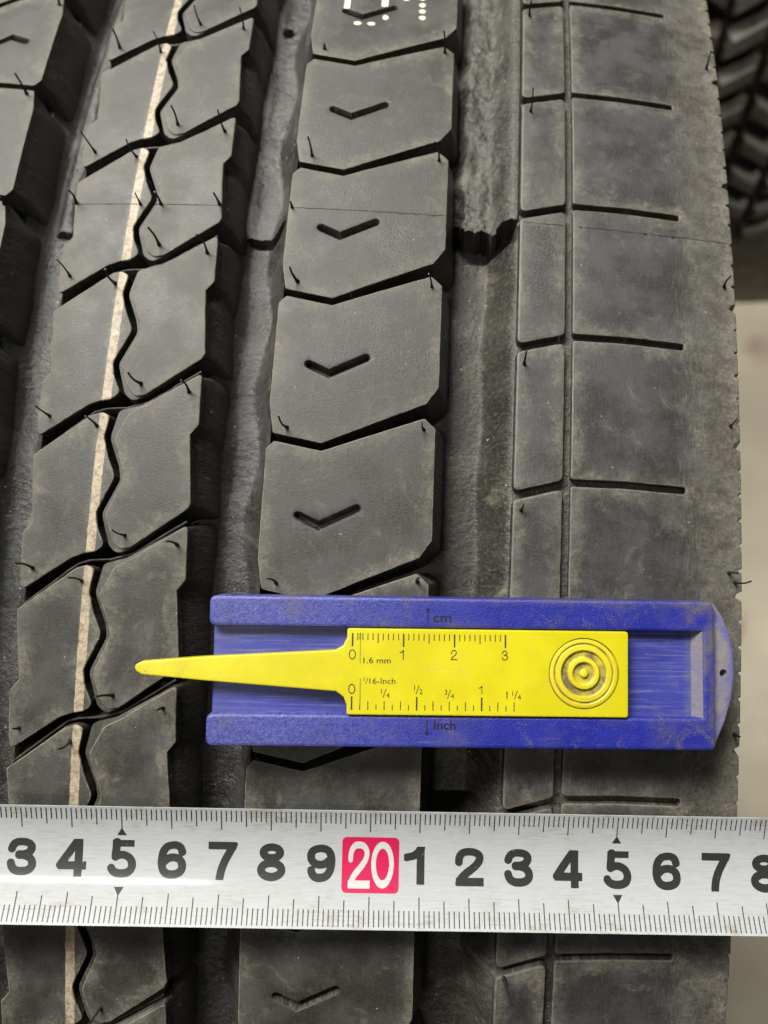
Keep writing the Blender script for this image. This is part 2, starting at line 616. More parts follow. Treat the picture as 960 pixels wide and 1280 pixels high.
def carcass():
    """body of the tyre: lathe of tread floor, shoulders and sidewalls down to the bead, with plain ribs away from the worked arc"""
    left = -216.0
    prof_in = [(61, -17), (40, -15.5), (0, -15), (-60, -15), (-118, -15), (-158, -15.2), (-215, -17)]
    prof_out = [(61, -1), (40, 0), (0, 0), (-60, 0), (-118, 0), (-158, 0), (-215, -1)]
    side = lambda sg: [(-77 + sg * (141), -30), (-77 + sg * 150, -90), (-77 + sg * 148, -150), (-77 + sg * 132, -195), (-77 + sg * 112, -212), (-77 + sg * 100, -200)]
    a0, a1 = S_LO / RT, S_HI / RT
    angs = []
    n = 120
    eps = 0.0006
    outer = [a1 + eps + (2 * math.pi - (a1 - a0) - 2 * eps) * i / 100 for i in range(101)]
    inner = [a0 + (a1 - a0) * i / 40 for i in range(41)]
    rows = []
    for a in inner: rows.append((a, prof_in))
    for a in outer: rows.append((a, prof_out))
    V, F = [], []
    for a, pr in rows:
        pl = side(1)[::-1] + pr + side(-1)
        for X, z in pl:
            if z < -20:
                r = RT - 14 + z
            else:
                r = RT - KC * (X - XC) ** 2 + z
            V.append((X * 1e-3, r * math.sin(a) * 1e-3, (r * math.cos(a) + RT) * 1e-3))
    m = 19
    k = len(rows)
    for i in range(k):
        j = (i + 1) % k
        for q in range(m - 1):
            F.append((i * m + q, j * m + q, j * m + q + 1, i * m + q + 1))
    obj("carcass", V, F, M_GRV, tyre, uvs=[(v[0] * 1e3, v[1] * 1e3) for v in V], attrs={"edge": [9.0] * len(V)})


carcass()


def sm(a, b, x):
    t = max(0.0, min(1.0, (x - a) / (b - a)))
    return t * t * (3 - 2 * t)


def fb(x, y, z=0.0, o=3):
    return noise.fractal((x, y, z), 0.9, 2.1, o)


def floor_sheet(name, x0, x1, nx, height, mat, ds=0.75):
    ss = []
    s = S_LO + 1
    while s < S_HI - 1:
        ss.append(s)
        s += 0.28 if 80 < s < 95 else (ds if -100 < s < 165 else 2.0)
    V, F, U = [], [], []
    for s in ss:
        for i in range(nx + 1):
            X = x0 + (x1 - x0) * i / nx
            V.append(T(X, s, height(X, s)))
            U.append((X, s))
    n = nx + 1
    for a in range(len(ss) - 1):
        for i in range(nx):
            F.append((a * n + i, a * n + i + 1, (a + 1) * n + i + 1, (a + 1) * n + i))
    return obj(name, V, F, mat, tyre, uvs=U, attrs={"edge": [9.0] * len(V)}, sharp=50)


def trough(X, xl, xa, xb, xr, deep, crest_l, crest_r):
    """bed of a groove: flat between xa and xb, banks climbing to the blocks on both sides"""
    z = deep
    if X < xa:
        d = min(1.0, (xa - X) / (xa - xl))
        z += (crest_l - deep) * d ** 1.9
    elif X > xb:
        d = min(1.0, (X - xb) / (xr - xb))
        z += (crest_r - deep) * (0.5 * d ** 1.5 + 0.5 * sm(0, 1, d))
        z -= 14.0 * sm(0.0, 0.5, X - xr)
    return z


def h12(X, s):
    """groove between the centre blocks and the arrow-marked blocks: its bed meanders with the pitch"""
    c = 1.3 * math.cos(2 * math.pi * (s - 147) / PITCH)
    z = trough(X, -56.2, -51.0 - c * .6, -47.4 - c, -40.2, -13.6, -7.0, -1.0)
    edge = 86.0 - 1.2 * math.cos((X + 49.5) / 3.2) + 0.5 * fb(X * 0.5, 3.0)
    w = sm(-54.5, -52, X) * (1 - sm(-44.5, -42.0, X))
    z += 1.9 * sm(edge - 0.15, edge + 0.15, s) * w - 0.9 * w * sm(edge - 1.6, edge - 0.3, s) * (1 - sm(edge - 0.3, edge, s))
    z += 0.16 * fb(X * .5, s * .5) + 0.30 * fb(X * .13, s * .13, 6)
    d = math.hypot((X + 50.6) / 1.5, (s - 155.6) / 1.5)
    if s > 140: z -= 3.0 * (1 - sm(0.85, 1.1, d))
    return z


def h01(X, s):
    c = 1.3 * math.cos(2 * math.pi * (s - 130) / PITCH)
    z = trough(X, -108.0, -102.8 - c * .6, -99.0 - c, -91.2, -13.6, -7.0, -1.0)
    edge = 86.5 + 0.6 * fb(X * 0.4, 9.0)
    w = sm(-104, -101, X) * (1 - sm(-97.0, -94.5, X))
    z += 2.2 * sm(edge - 0.15, edge + 0.15, s) * w
    return z + 0.16 * fb(X * .5, s * .5, 4) + 0.30 * fb(X * .13, s * .13, 9)


def h23(X, s):
    """wide groove before the shoulder: flat bed, sloping dusty bank; above the mould seam the bed is filled and ragged"""
    bank = 5.0 + 0.5 * math.sin(s * 0.19)
    lo = -13.5 + 0.12 * fb(X * .6, s * .4, 7)
    z = lo + (11.3 + lo * 0) * sm(bank - 0.6, 12.2, X) ** 0.85
    edge = 87.0 + 1.2 * fb(X * 0.35, 21.0) + 0.8 * fb(X * 1.3, 5.0) + 2.0 * sm(6.8, 8.2, X) - 1.0 * sm(4.0, 6.0, X) + 3.0 * sm(0.5, -3.0, X)
    hi = -7.2 + 0.9 * fb(X * .22, s * .12, 3) + 0.3 * fb(X * .9, s * .9, 8)
    hi -= 3.0 * sm(-0.5, -4.0, X + 1.4 * fb(1.0, s * 0.11))
    hi = hi + (-1.5 - hi) * sm(4.0, 11.0, X)
    # a hollow under the ragged edge
    z -= (2.6 + 2.4 * sm(6.0, 9.0, X)) * sm(82.4, 84.6, s + 0.5 * fb(X * .5, 40.0)) * (1 - sm(10.3, 11.6, X))
    t = sm(edge - 0.25, edge + 0.25, s)
    z = z + (max(hi, z) - z) * t
    if X > 11.6: z = -2.2 - 0.0 * X + 0.06 * fb(X, s)
    return z


floor_sheet("groove_floor", -63.0, -37.0, 44, h12, M_GRV)
floor_sheet("groove_floor", -114.0, -87.0, 40, h01, M_GRV)
floor_sheet("groove_floor", -9.0, 12.4, 46, h23, M_DUSTY)
floor_sheet("shoulder_bed", 12.3, 54.0, 24, lambda X, s: -2.2 + 0.06 * fb(X, s), M_DUSTY, 2.0)

STR0, STR1 = -78.35, -75.95        # the painted stripe


def block(name, outline, levels, mat_wall, holes=(), out2=None, grid=1.3, stripe=False, seed=0.0, r=0.7, jit=0.06, mat_top=None, feet=None):
    """one rubber block. outline points: (X, s, g) with g = how strongly that side flares to the groove;
    out2: optional second outline of the same points for a low ledge round the top"""
    flip = sum(outline[i][0] * outline[(i + 1) % len(outline)][1] - outline[(i + 1) % len(outline)][0] * outline[i][1] for i in range(len(outline))) < 0
    P = [(*p, *(q[:2] if out2 else p[:2])) for p, q in zip(outline, out2 or outline)]
    if flip: P = P[::-1]
    P = resample(fillet(P, r, 5), 1.6)
    P = [(p[0] + jit * fb(p[0] * .6, p[1] * .6, seed), p[1] + jit * fb(p[0] * .6, p[1] * .6, seed + 5), *p[2:]) for p in P]
    N = normals(P)
    rings = []
    for (off, z, flare, ledge) in levels:
        ring = []
        for p, n in zip(P, N):
            d = off + flare * p[2]
            bx, by = (p[3], p[4]) if ledge else (p[0], p[1])
            bx, by = bx + n[0] * d, by + n[1] * d
            if feet and p[2] > 0.4 and z < -4:              # the groove wall straightens out towards its foot
                fx = feet[0] if n[0] < 0 else feet[1]
                bx += (fx - bx) * (1.0 if z < -10 else 0.45) * min(1, (p[2] - .4) * 4)
            ring.append((bx, by, z))
        rings.append(ring)
    hr = []
    for h in holes:
        h = ccw(h)
        hn = normals(h)
        hr.append([[(p[0] - n[0] * w, p[1] - n[1] * w, z) for p, n in zip(h, hn)] for w, z in ((0.58, -2.5), (0.40, -1.2), (0.08, -0.24), (-0.08, -0.03), (-0.20, 0.0))])
    cuts = []
    if stripe:
        s0, s1 = min(p[1] for p in P), max(p[1] for p in P)
        m = int((s1 - s0) / 1.2)
        cuts = [[(x + 0.0 * fb(1.3 * x, (s0 + (s1 - s0) * i / m) * 0.25, seed), s0 + (s1 - s0) * i / m) for i in range(m + 1)] for x in (STR0, STR1)]
    V, W3, F, E = relief(rings, hr, T, grid, cuts, 0.05, seed)
    fm, SF = [], []
    keep = []
    for f in F:
        cx = sum(V[i][0] for i in f) / len(f)
        cz = sum(V[i][2] for i in f) / len(f)
        if stripe and STR0 - .5 < cx < STR1 + .5 and cz > -1.1:
            SF.append(f)
        else:
            keep.append(f)
            fm.append((2 if len(f) > 6 or any(inside(cx, sum(V[i][1] for i in f) / len(f), h) for h in holes) else 1) if cz < -0.6 else 0)
    o = obj(name, W3, keep, None, tyre, uvs=[(v[0], v[1]) for v in V], attrs={"edge": E}, mats=[mat_top or M_TOP, mat_wall, M_DUSTY], fmat=fm)
    if SF:
        used = sorted({i for f in SF for i in f})
        mp = {a: b for b, a in enumerate(used)}
        st = obj("paint_stripe", [W3[i] for i in used], [tuple(mp[i] for i in f) for f in SF], M_STRIPE, o,
                 uvs=[(V[i][0], V[i][1]) for i in used], attrs={"edge": [E[i] for i in used]})
        st["label"] = "cream painted stripe across the block"
    BLOCKS.append((o, [(p[0], p[1]) for p in P]))
    return o


BLOCKS = []
LEV = [(0.55, -14.6, 3.2, True), (0.40, -4.5, 0.8, True), (0.05, -1.2, 0.1, True), (0.0, -0.20, 0.0, False), (-0.05, -0.06, 0, False), (-0.17, -0.006, 0, False), (-0.30, 0.0, 0, False)]
LEV_L = [(0.95, -14.6, 2.8, True), (0.55, -4.5, 0.3, True), (0.05, -2.2, 0.1, True), (0.0, -0.62, 0.0, True), (-0.14, -0.45, 0, True), (0.14, -0.36, 0, False), (0.03, -0.08, 0, False), (-0.10, -0.006, 0, False), (-0.25, 0.0, 0, False)]

# arrow-marked blocks (one pitch), outline with groove-side flare
MB = [(-41.0, 162.6, 1), (-39.4, 164.4, .3), (-29.1, 162.6, 0), (-7.5, 171.0, 0), (-5.0, 168.8, .5), (-4.7, 144.5, .6),
      (-7.2, 140.7, .3), (-29.2, 130.7, 0), (-39.8, 132.5, .2), (-41.0, 138.6, 1)]
MV = [(-33.2, 148.4), (-28.7, 146.4), (-20.8, 150.5)]


def arrow_pocket(pts, w, ds):
    (ax, ay), (bx, by), (cx, cy) = pts
    out = []

    def cap(x, y, dx, dy):
        L = math.hypot(dx, dy)
        dx, dy = dx / L, dy / L
        return [(x + w * (dx * math.cos(t) - dy * math.sin(t)), y + w * (dx * math.sin(t) + dy * math.cos(t))) for t in (math.radians(a) for a in (-90, -50, -15, 15, 50, 90))]
    ca = cap(ax, ay, ax - bx, ay - by)
    cc = cap(cx, cy, cx - bx, cy - by)
    nrm = lambda x0, y0, x1, y1: (-(y1 - y0) / math.hypot(x1 - x0, y1 - y0), (x1 - x0) / math.hypot(x1 - x0, y1 - y0))
    n1 = nrm(ax, ay, bx, by)
    n2 = nrm(bx, by, cx, cy)
    k = 1 + n1[0] * n2[0] + n1[1] * n2[1]
    mx, my = (n1[0] + n2[0]) / k * w, (n1[1] + n2[1]) / k * w
    poly = ca + [(bx - mx, by - my)] + cc + [(bx + mx, by + my)]
    return [(x, y + ds) for x, y in poly]


for k in range(-1, 9):
    ds = -PITCH * k
    block("tread_block", [(x, s + ds, g) for x, s, g in MB], LEV, M_WALL, [arrow_pocket(MV, 0.92, ds)], seed=10.0 + k, feet=(-42.6, -3.0))

# the row beyond the centre row is the same block turned half round
for k in range(-7, 4):
    ds = PITCH * k
    tr = lambda x, s: (-149.4 - x, 253.3 - s + ds)
    block("tread_block", [(*tr(x, s), g) for x, s, g in MB], LEV, M_WALL, [[tr(x, s) for x, s in arrow_pocket(MV, 0.92, 0)]], seed=40.0 + k, feet=(-147.0, -105.2))

# centre row, the half with the painted stripe and the half with the ledge
LB = [(-92.4, 159.2, .8), (-80.0, 168.6, 0), (-77.7, 169.3, 0), (-76.1, 168.3, 0), (-76.9, 163.7, 0), (-75.4, 159.3, 0), (-73.4, 155.0, 0),
      (-76.9, 147.3, 0), (-76.4, 144.4, 0), (-74.4, 140.3, 0), (-76.0, 138.9, 0), (-78.8, 138.3, 0), (-81.3, 137.3, 0),
      (-91.7, 130.0, .3), (-92.3, 132.5, .8), (-92.7, 142.1, 1), (-90.8, 144.5, 1)]
LO = [(-92.4, 159.3), (-80.1, 168.8), (-77.75, 169.5), (-76.0, 168.5)] + [p[:2] for p in LB[4:]]
RB = [(-71.5, 169.4, 0), (-68.0, 171.2, 0), (-56.5, 178.8, .6), (-56.1, 167.2, 1), (-57.8, 164.9, 1), (-56.3, 149.9, 1), (-56.8, 148.8, .5),
      (-68.5, 140.1, 0), (-70.8, 139.5, 0), (-72.4, 141.1, 0), (-74.7, 146.7, 0), (-71.3, 154.7, 0), (-71.9, 157.1, 0), (-74.5, 163.4, 0)]
RO = [(-74.2, 169.9), (-69.2, 171.4), (-56.6, 179.0), (-56.1, 167.2), (-57.8, 164.9), (-56.3, 149.9), (-56.8, 148.8),
      (-68.3, 139.9), (-71.4, 138.3), (-73.5, 140.1), (-75.7, 146.9), (-72.3, 154.5), (-72.9, 157.3), (-75.6, 163.6)]
for k in range(-1, 9):
    ds = -PITCH * k
    block("tread_block", [(x, s + ds, g) for x, s, g in LB], LEV_L, M_WALL, out2=[(x, s + ds) for x, s in LO], stripe=True, seed=60.0 + k, r=lambda b: 2.6 if -78 < b[0] < -73 else 0.7, feet=(-94.4, -75))
    block("tread_block", [(x, s + ds, g) for x, s, g in RB], LEV_L, M_WALL, out2=[(x, s + ds) for x, s in RO], stripe=True, seed=80.0 + k, r=lambda b: 2.6 if b[0] < -70 else 0.7, feet=(-75, -53.2))
    # thin rib standing in the slanting gap above this pair
    path = [(-92.0, 160.3), (-80.3, 169.7), (-77.7, 170.5), (-73.0, 170.9), (-68.2, 172.5), (-57.2, 179.8)]
    pts = []
    for a, b in zip(path, path[1:]):
        m = max(1, int(math.dist(a, b) / 1.2))
        pts += [lerp(a, b, q / m) for q in range(m)]
    pts.append(path[-1])
    V, F, U = [], [], []
    for i, (x, y) in enumerate(pts):
        zt = -1.5 + 0.3 * fb(x * .35, k * 3.1)
        for dx, dy, z in ((.30, -.42, -6.0), (.12, -.18, zt - .12), (.03, -.05, zt), (-.05, .08, zt), (-.12, .18, zt - .2), (-.25, .36, -6.0)):
            V.append(T(x + dx, y + dy + ds, z))
            U.append((x + dx, y + dy + ds))
    for i in range(len(pts) - 1):
        for q in range(5):
            F.append((i * 6 + q, i * 6 + q + 1, i * 6 + q + 7, i * 6 + q + 6))
    obj("sipe_rib", V, F, M_TOP, tyre, uvs=U, attrs={"edge": [2.0] * len(V)}, sharp=45)

# shoulder: small blocks, then the broad rib with its blind slots
LEV_N = [(0.35, -3.2, 0, False), (0.15, -1.2, 0, False), (0.0, -0.34, 0, False), (-0.10, -0.12, 0, False), (-0.40, -0.015, 0, False), (-0.58, 0, 0, False)]
for k in range(-1, 8):
    a = -PITCH * k
    b = -PITCH * (k + 1)
    g = 0.95
    block("shoulder_block", [(12.0, 155.1 + a - g, 0), (12.0, 155.1 + b + g, 0), (22.5, 158.2 + b + g, 0), (22.5, 158.2 + a - g, 0)], LEV_N, M_DUSTY, seed=100.0 + k, r=1.3, mat_top=M_SHO)


def shoulder_rib():
    xl, xr = 24.2, 61.6
    P = []
    s_top, s_bot = S_HI - 2, S_LO + 2
    P.append((xl, s_top, 0))
    for k in range(-1, 10):
        c = 158.7 - PITCH * k
        if c + 2 > s_top or c - 2 < s_bot: continue
        g = 0.78
        P += [(xl, c + g, 0), (36, c + g + 0.25, 0), (49.2, c + g - 0.1, 0), (49.2, c - g - 0.1, 0), (36, c - g + 0.25, 0), (xl, c - g, 0)]
    P.append((xl, s_bot, 0))
    P.append((xr, s_bot, 1))
    s = s_bot + 3
    rnd = random.Random(3)
    big = [140.6 - 4.5 - PITCH * k for k in range(-2, 10)]
    while s < s_top - 4:
        nb = min(big, key=lambda b: abs(b - s))
        if abs(nb - s) < 2.7:
            w, d = 1.1, 1.5
            s = nb
        else:
            w, d = 0.35 + rnd.random() * 0.2, 0.45 + rnd.random() * 0.35
        P += [(xr, s - w, 1), (xr - d, s - w * 0.3, .9), (xr - d * 0.7, s + w * 0.5, .9), (xr + 0.1, s + w, 1)]
        s += PITCH / 6
    P.append((xr, s_top, 1))
    lev = [(0.0, -15.0, 2.6, False), (0.05, -3.0, 0.35, False), (0.0, -0.30, 0, False), (-0.09, -0.09, 0, False), (-0.26, -0.01, 0, False), (-0.42, 0, 0, False)]
    o = block("shoulder_rib", P, lev, M_DUSTY, grid=1.9, seed=130.0, r=lambda b: 0.75 if b[0] < 55 else 0.08, jit=0.05, mat_top=M_SHO)
    o["label"] = "broad smooth shoulder rib with blind slots"


shoulder_rib()
# plain rib on the far side of the tread, out of the picture
block("shoulder_rib", [(-161, S_HI - 2, 0), (-211, S_HI - 2, 0), (-211, S_LO + 2, 1), (-161, S_LO + 2, 0)], LEV, M_GRV, grid=6.0, seed=140.0)


# ------------------------------------------------------------------ small things moulded on the tread
def block_at(X, s):
    best, bd = None, 1e9
    for o, P in BLOCKS:
        if min(p[1] for p in P) - 3 > s or max(p[1] for p in P) + 3 < s: continue
        if inside(X, s, P): return o
        d = seg_dist(X, s, P)
        if d < bd: best, bd = o, d
    return best or tyre


def tube(path, radii, nseg=7):
    V, F = [], []
    for i, p in enumerate(path):
        a = Vector(path[max(0, i - 1)])
        b = Vector(path[min(len(path) - 1, i + 1)])
        d = (b - a).normalized()
        u = d.orthogonal().normalized()
        w = d.cross(u)
        for j in range(nseg):
            t = 2 * math.pi * j / nseg
            V.append(tuple(Vector(p) + (u * math.cos(t) + w * math.sin(t)) * radii[i]))
    for i in range(len(path) - 1):
        for j in range(nseg):
            a, b = i * nseg + j, i * nseg + (j + 1) % nseg
            F.append((a, b, b + nseg, a + nseg))
    F.append(tuple(range((len(path) - 1) * nseg, len(path) * nseg)))
    return V, F


WH = [(-89.6, 134.3, 5.3, 0.2, 0.1), (-78.5, 132.5, 5.8, 0.0, -0.0), (-111.4, 119.9, 5.9, 0.1, 0.1), (-89.5, 100.9, 7.3, -0.4, -0.3),
      (-78.9, 99.4, 6.2, -0.2, -0.2), (-70.3, 108.9, 6.0, 0.2, 0.1), (-110.2, 151.9, 2.7, 0.5, 0.3), (-69.7, 142.2, 5.5, -0.2, -0.2),
      (-58.5, 140.7, 5.7, 0.4, 0.1), (-58.5, 107.1, 6.6, 0.1, 0.0), (-37.1, 134.3, 1.7, 0.1, 0.0), (-36.9, 100.6, 6.4, 0, 0),
      (-7.3, 135.3, 6.1, -0.2, 0.0), (-7.2, 101.2, 6.2, -0.4, 0), (-7.3, 67.6, 5.5, -0.6, 0.1), (-37.2, 67.2, 6.5, -0.5, -0.1),
      (-40.2, 86.2, 2.5, 0, 0), (-91.5, 86.4, 4.9, 0.1, 0.1), (-75.9, 86.1, 4.0, 0.2, 0.1), (-71.0, 86.2, 4.4, 0.1, 0.0),
      (-69.9, 75.4, 7.1, -0.1, -0.1), (-89.9, 67.2, 6.9, 0.2, 0.2), (-78.8, 65.5, 5.8, 0.1, 0.2), (-109.8, 86.5, 2.4, 0.1, 0.1),
      (-57.2, 86.5, 4.3, -0.2, -0.1), (-58.5, 73.6, 7.5, -0.2, -0.1), (-69.8, 41.7, 7.4, 0, 0), (-58.9, 40.1, 6.4, 0.4, 0.4),
      (-89.7, 33.7, 6.8, 0.2, 0.4), (-78.6, 31.8, 6.1, 0.2, 0.4), (-36.8, 33.1, 7.4, -0.3, 0.5), (-7.5, 34.1, 4.0, -0.2, 0.6),
      (-69.9, 8.1, 7.1, 0.1, 0.7), (-58.4, 6.6, 6.6, 0.0, 0.2), (-89.7, 0.2, 7.2, 0, 0.8), (-78.5, -2.0, 6.2, 0, 0.6),
      (-36.8, -0.5, 4.5, -1.0, 0.9), (-69.9, -25.5, 7.3, -0.5, 0.9), (-59.0, -27.5, 3.4, -0.1, 0.2), (-90.0, -33.6, 2.5, -0.3, 0.4),
      (-78.7, -35.5, 5.5, 0.2, -0.3), (-70.4, -91.9, 5.2, 0, 0), (13.8, 151.6, 4.1, 0.1, 0.0), (14.1, 118.4, 6.8, -0.1, 0.1),
      (13.6, 50.6, 7.3, -0.1, 0.1), (13.7, 17.7, 3.0, 0.4, 0.9), (13.8, -81.0, 6.0, 1.4, -1.2), (59.0, 140.6, 4.9, -0.3, 0.2),
      (59.1, 74.2, 4.8, -0.1, 0.0), (59.4, 40.0, 4.6, -0.1, 0.3), (58.7, 6.7, 5.5, 0, -0.3), (60.0, 4.7, 7.4, 0.7, 0.1),
      (60.4, -28.2, 2.8, 0.1, 0.2), (-37.4, -36.3, 3.0, -0.6, 0.4), (-7.4, 1.3, 4.0, 0.5, 0.8)]
for i, (X, s, h, ox, oy) in enumerate(WH):
    par = block_at(X, s)
    b = Vector(T(X, s, -0.15))
    n = (Vector(T(X, s, 1.0)) - Vector(T(X, s, 0.0))).normalized()
    r = random.Random(i)
    fat = r.uniform(0.19, 0.29)
    bend = Vector((r.uniform(-.4, .4), r.uniform(-.4, .4), 0)) * 1e-3
    path, rad = [], []
    for j in range(8):
        t = j / 7
        p = b + n * (h * 1e-3 * t) + Vector((ox, oy, 0)) * 1e-3 * t + bend * math.sin(math.pi * t) * (h / 6)
        path.append(p)
        rad.append((fat - 0.06 * t + 0.26 * math.exp(-t * h / 0.8) + (0.03 if j == 7 else 0)) * 1e-3)
    V, F = tube(path, rad)
    obj("rubber_whisker", V, F, M_WHISK, par)

# mould seam: a thin broken flash line right across the tread
def seam(x0, x1, s=86.1):
    par = block_at((x0 + x1) / 2, s)
    V, F, U = [], [], []
    n = max(2, int((x1 - x0) / 0.6))
    for i in range(n + 1):
        X = x0 + (x1 - x0) * i / n
        c = s + 0.12 * fb(X * .3, 2.0) + 0.05 * fb(X * 2, 4.0)
        w = 0.14 + 0.10 * max(0, fb(X * 0.7, 17.0))
        h = 0.10 + 0.08 * fb(X * 1.1, 11.0)
        for dy, z in ((-w, -0.06), (0, h), (w, -0.06)):
            V.append(T(X, c + dy, z))
    for i in range(n):
        for j in range(2):
            F.append((i * 3 + j, i * 3 + 3 + j, i * 3 + 4 + j, i * 3 + 1 + j))
    obj("mould_seam", V, F, M_SEAM, par)


for a, b in ((-92.2, -76.0), (-72.4, -56.6), (-40.4, -5.4), (12.8, 21.9), (25.0, 61.0)):
    seam(a, b)
# nicks bitten out of the seam
for X, w in ((-20.5, 1.3), (-15.0, 1.7), (-11.8, 0.8), (-8.0, 2.2), (41.0, 0.9), (47.5, 0.7), (26.0, 0.5), (36.0, 0.4)):
    pts = [(X + w * math.cos(t) * .5, 85.85 + 0.16 * math.sin(t)) for t in [i * math.pi / 4 for i in range(8)]]
    obj("seam_nick", [T(x, s, 0.055) for x, s in pts], [tuple(range(8))], M_WHISK, block_at(X, 85), sharp=0)

# stencilled code on one block
for X, s, rx, ry in ((-29.7, 143.9, 1.0, .62), (-26.2, 143.9, 1.0, .62), (-22.8, 146.5, .75, .85), (-13.7, 152.0, .85, .8), (-13.6, 149.6, .85, .75), (-13.5, 147.2, .85, .75),
                     (-21.7, 154.4, .9, .7), (-18.0, 154.1, .9, .7), (-26.5, 155.5, .8, .6), (-13.8, 154.6, .8, .75)):
    V = [T(X, s, 0.06)] + [T(X + rx * math.cos(t) * (1 + .08 * math.sin(3 * t + X)), s + ry * math.sin(t), 0.06) for t in [i * math.pi / 9 for i in range(18)]]
    U = [(X, s)] + [(X + rx * math.cos(t), s + ry * math.sin(t)) for t in [i * math.pi / 9 for i in range(18)]]
    obj("printed_dot", V, [(0, 1 + i, 1 + (i + 1) % 18) for i in range(18)], M_DOT, block_at(X, s), uvs=U, sharp=0)
for X, s0, s1, w in ((-32.9, 149.2, 158.0, 0.75), (-23.3, 150.6, 158.0, 0.85)):
    V, U, F = [], [], []
    for i in range(9):
        s = s0 + (s1 - s0) * i / 8
        for d in (-w, w):
            V.append(T(X + d, s, 0.06))
            U.append((X + d, s))
    F = [(i * 2, i * 2 + 1, i * 2 + 3, i * 2 + 2) for i in range(8)]
    obj("printed_bar", V, F, M_DOT, block_at(X, s0 + 2), uvs=U, sharp=0)


# ------------------------------------------------------------------ flat lettering
def glyphs(txt, size, bold=0.0, sx=1.0, font_shear=0.0):
    """outline text as triangles, centred on the origin; size is the height of a capital"""
    c = bpy.data.curves.new("lettering", 'FONT')
    c.body = txt
    c.size = 1.0
    c.align_x = 'CENTER'
    c.offset = bold
    c.resolution_u = 6
    c.fill_mode = 'FRONT'
    o = bpy.data.objects.new("lettering", c)
    COL.objects.link(o)
    dg = bpy.context.evaluated_depsgraph_get()
    dg.update()
    e = o.evaluated_get(dg)
    me = e.to_mesh()
    V = [(v.co.x, v.co.y) for v in me.vertices]
    F = [tuple(p.vertices) for p in me.polygons]
    e.to_mesh_clear()
    bpy.data.objects.remove(o)
    bpy.data.curves.remove(c)
    x0, x1 = min(v[0] for v in V), max(v[0] for v in V)
    y0, y1 = min(v[1] for v in V), max(v[1] for v in V)
    k = size / (y1 - y0)
    return [((x - (x0 + x1) / 2) * k * sx, (y - (y0 + y1) / 2) * k) for x, y in V], F


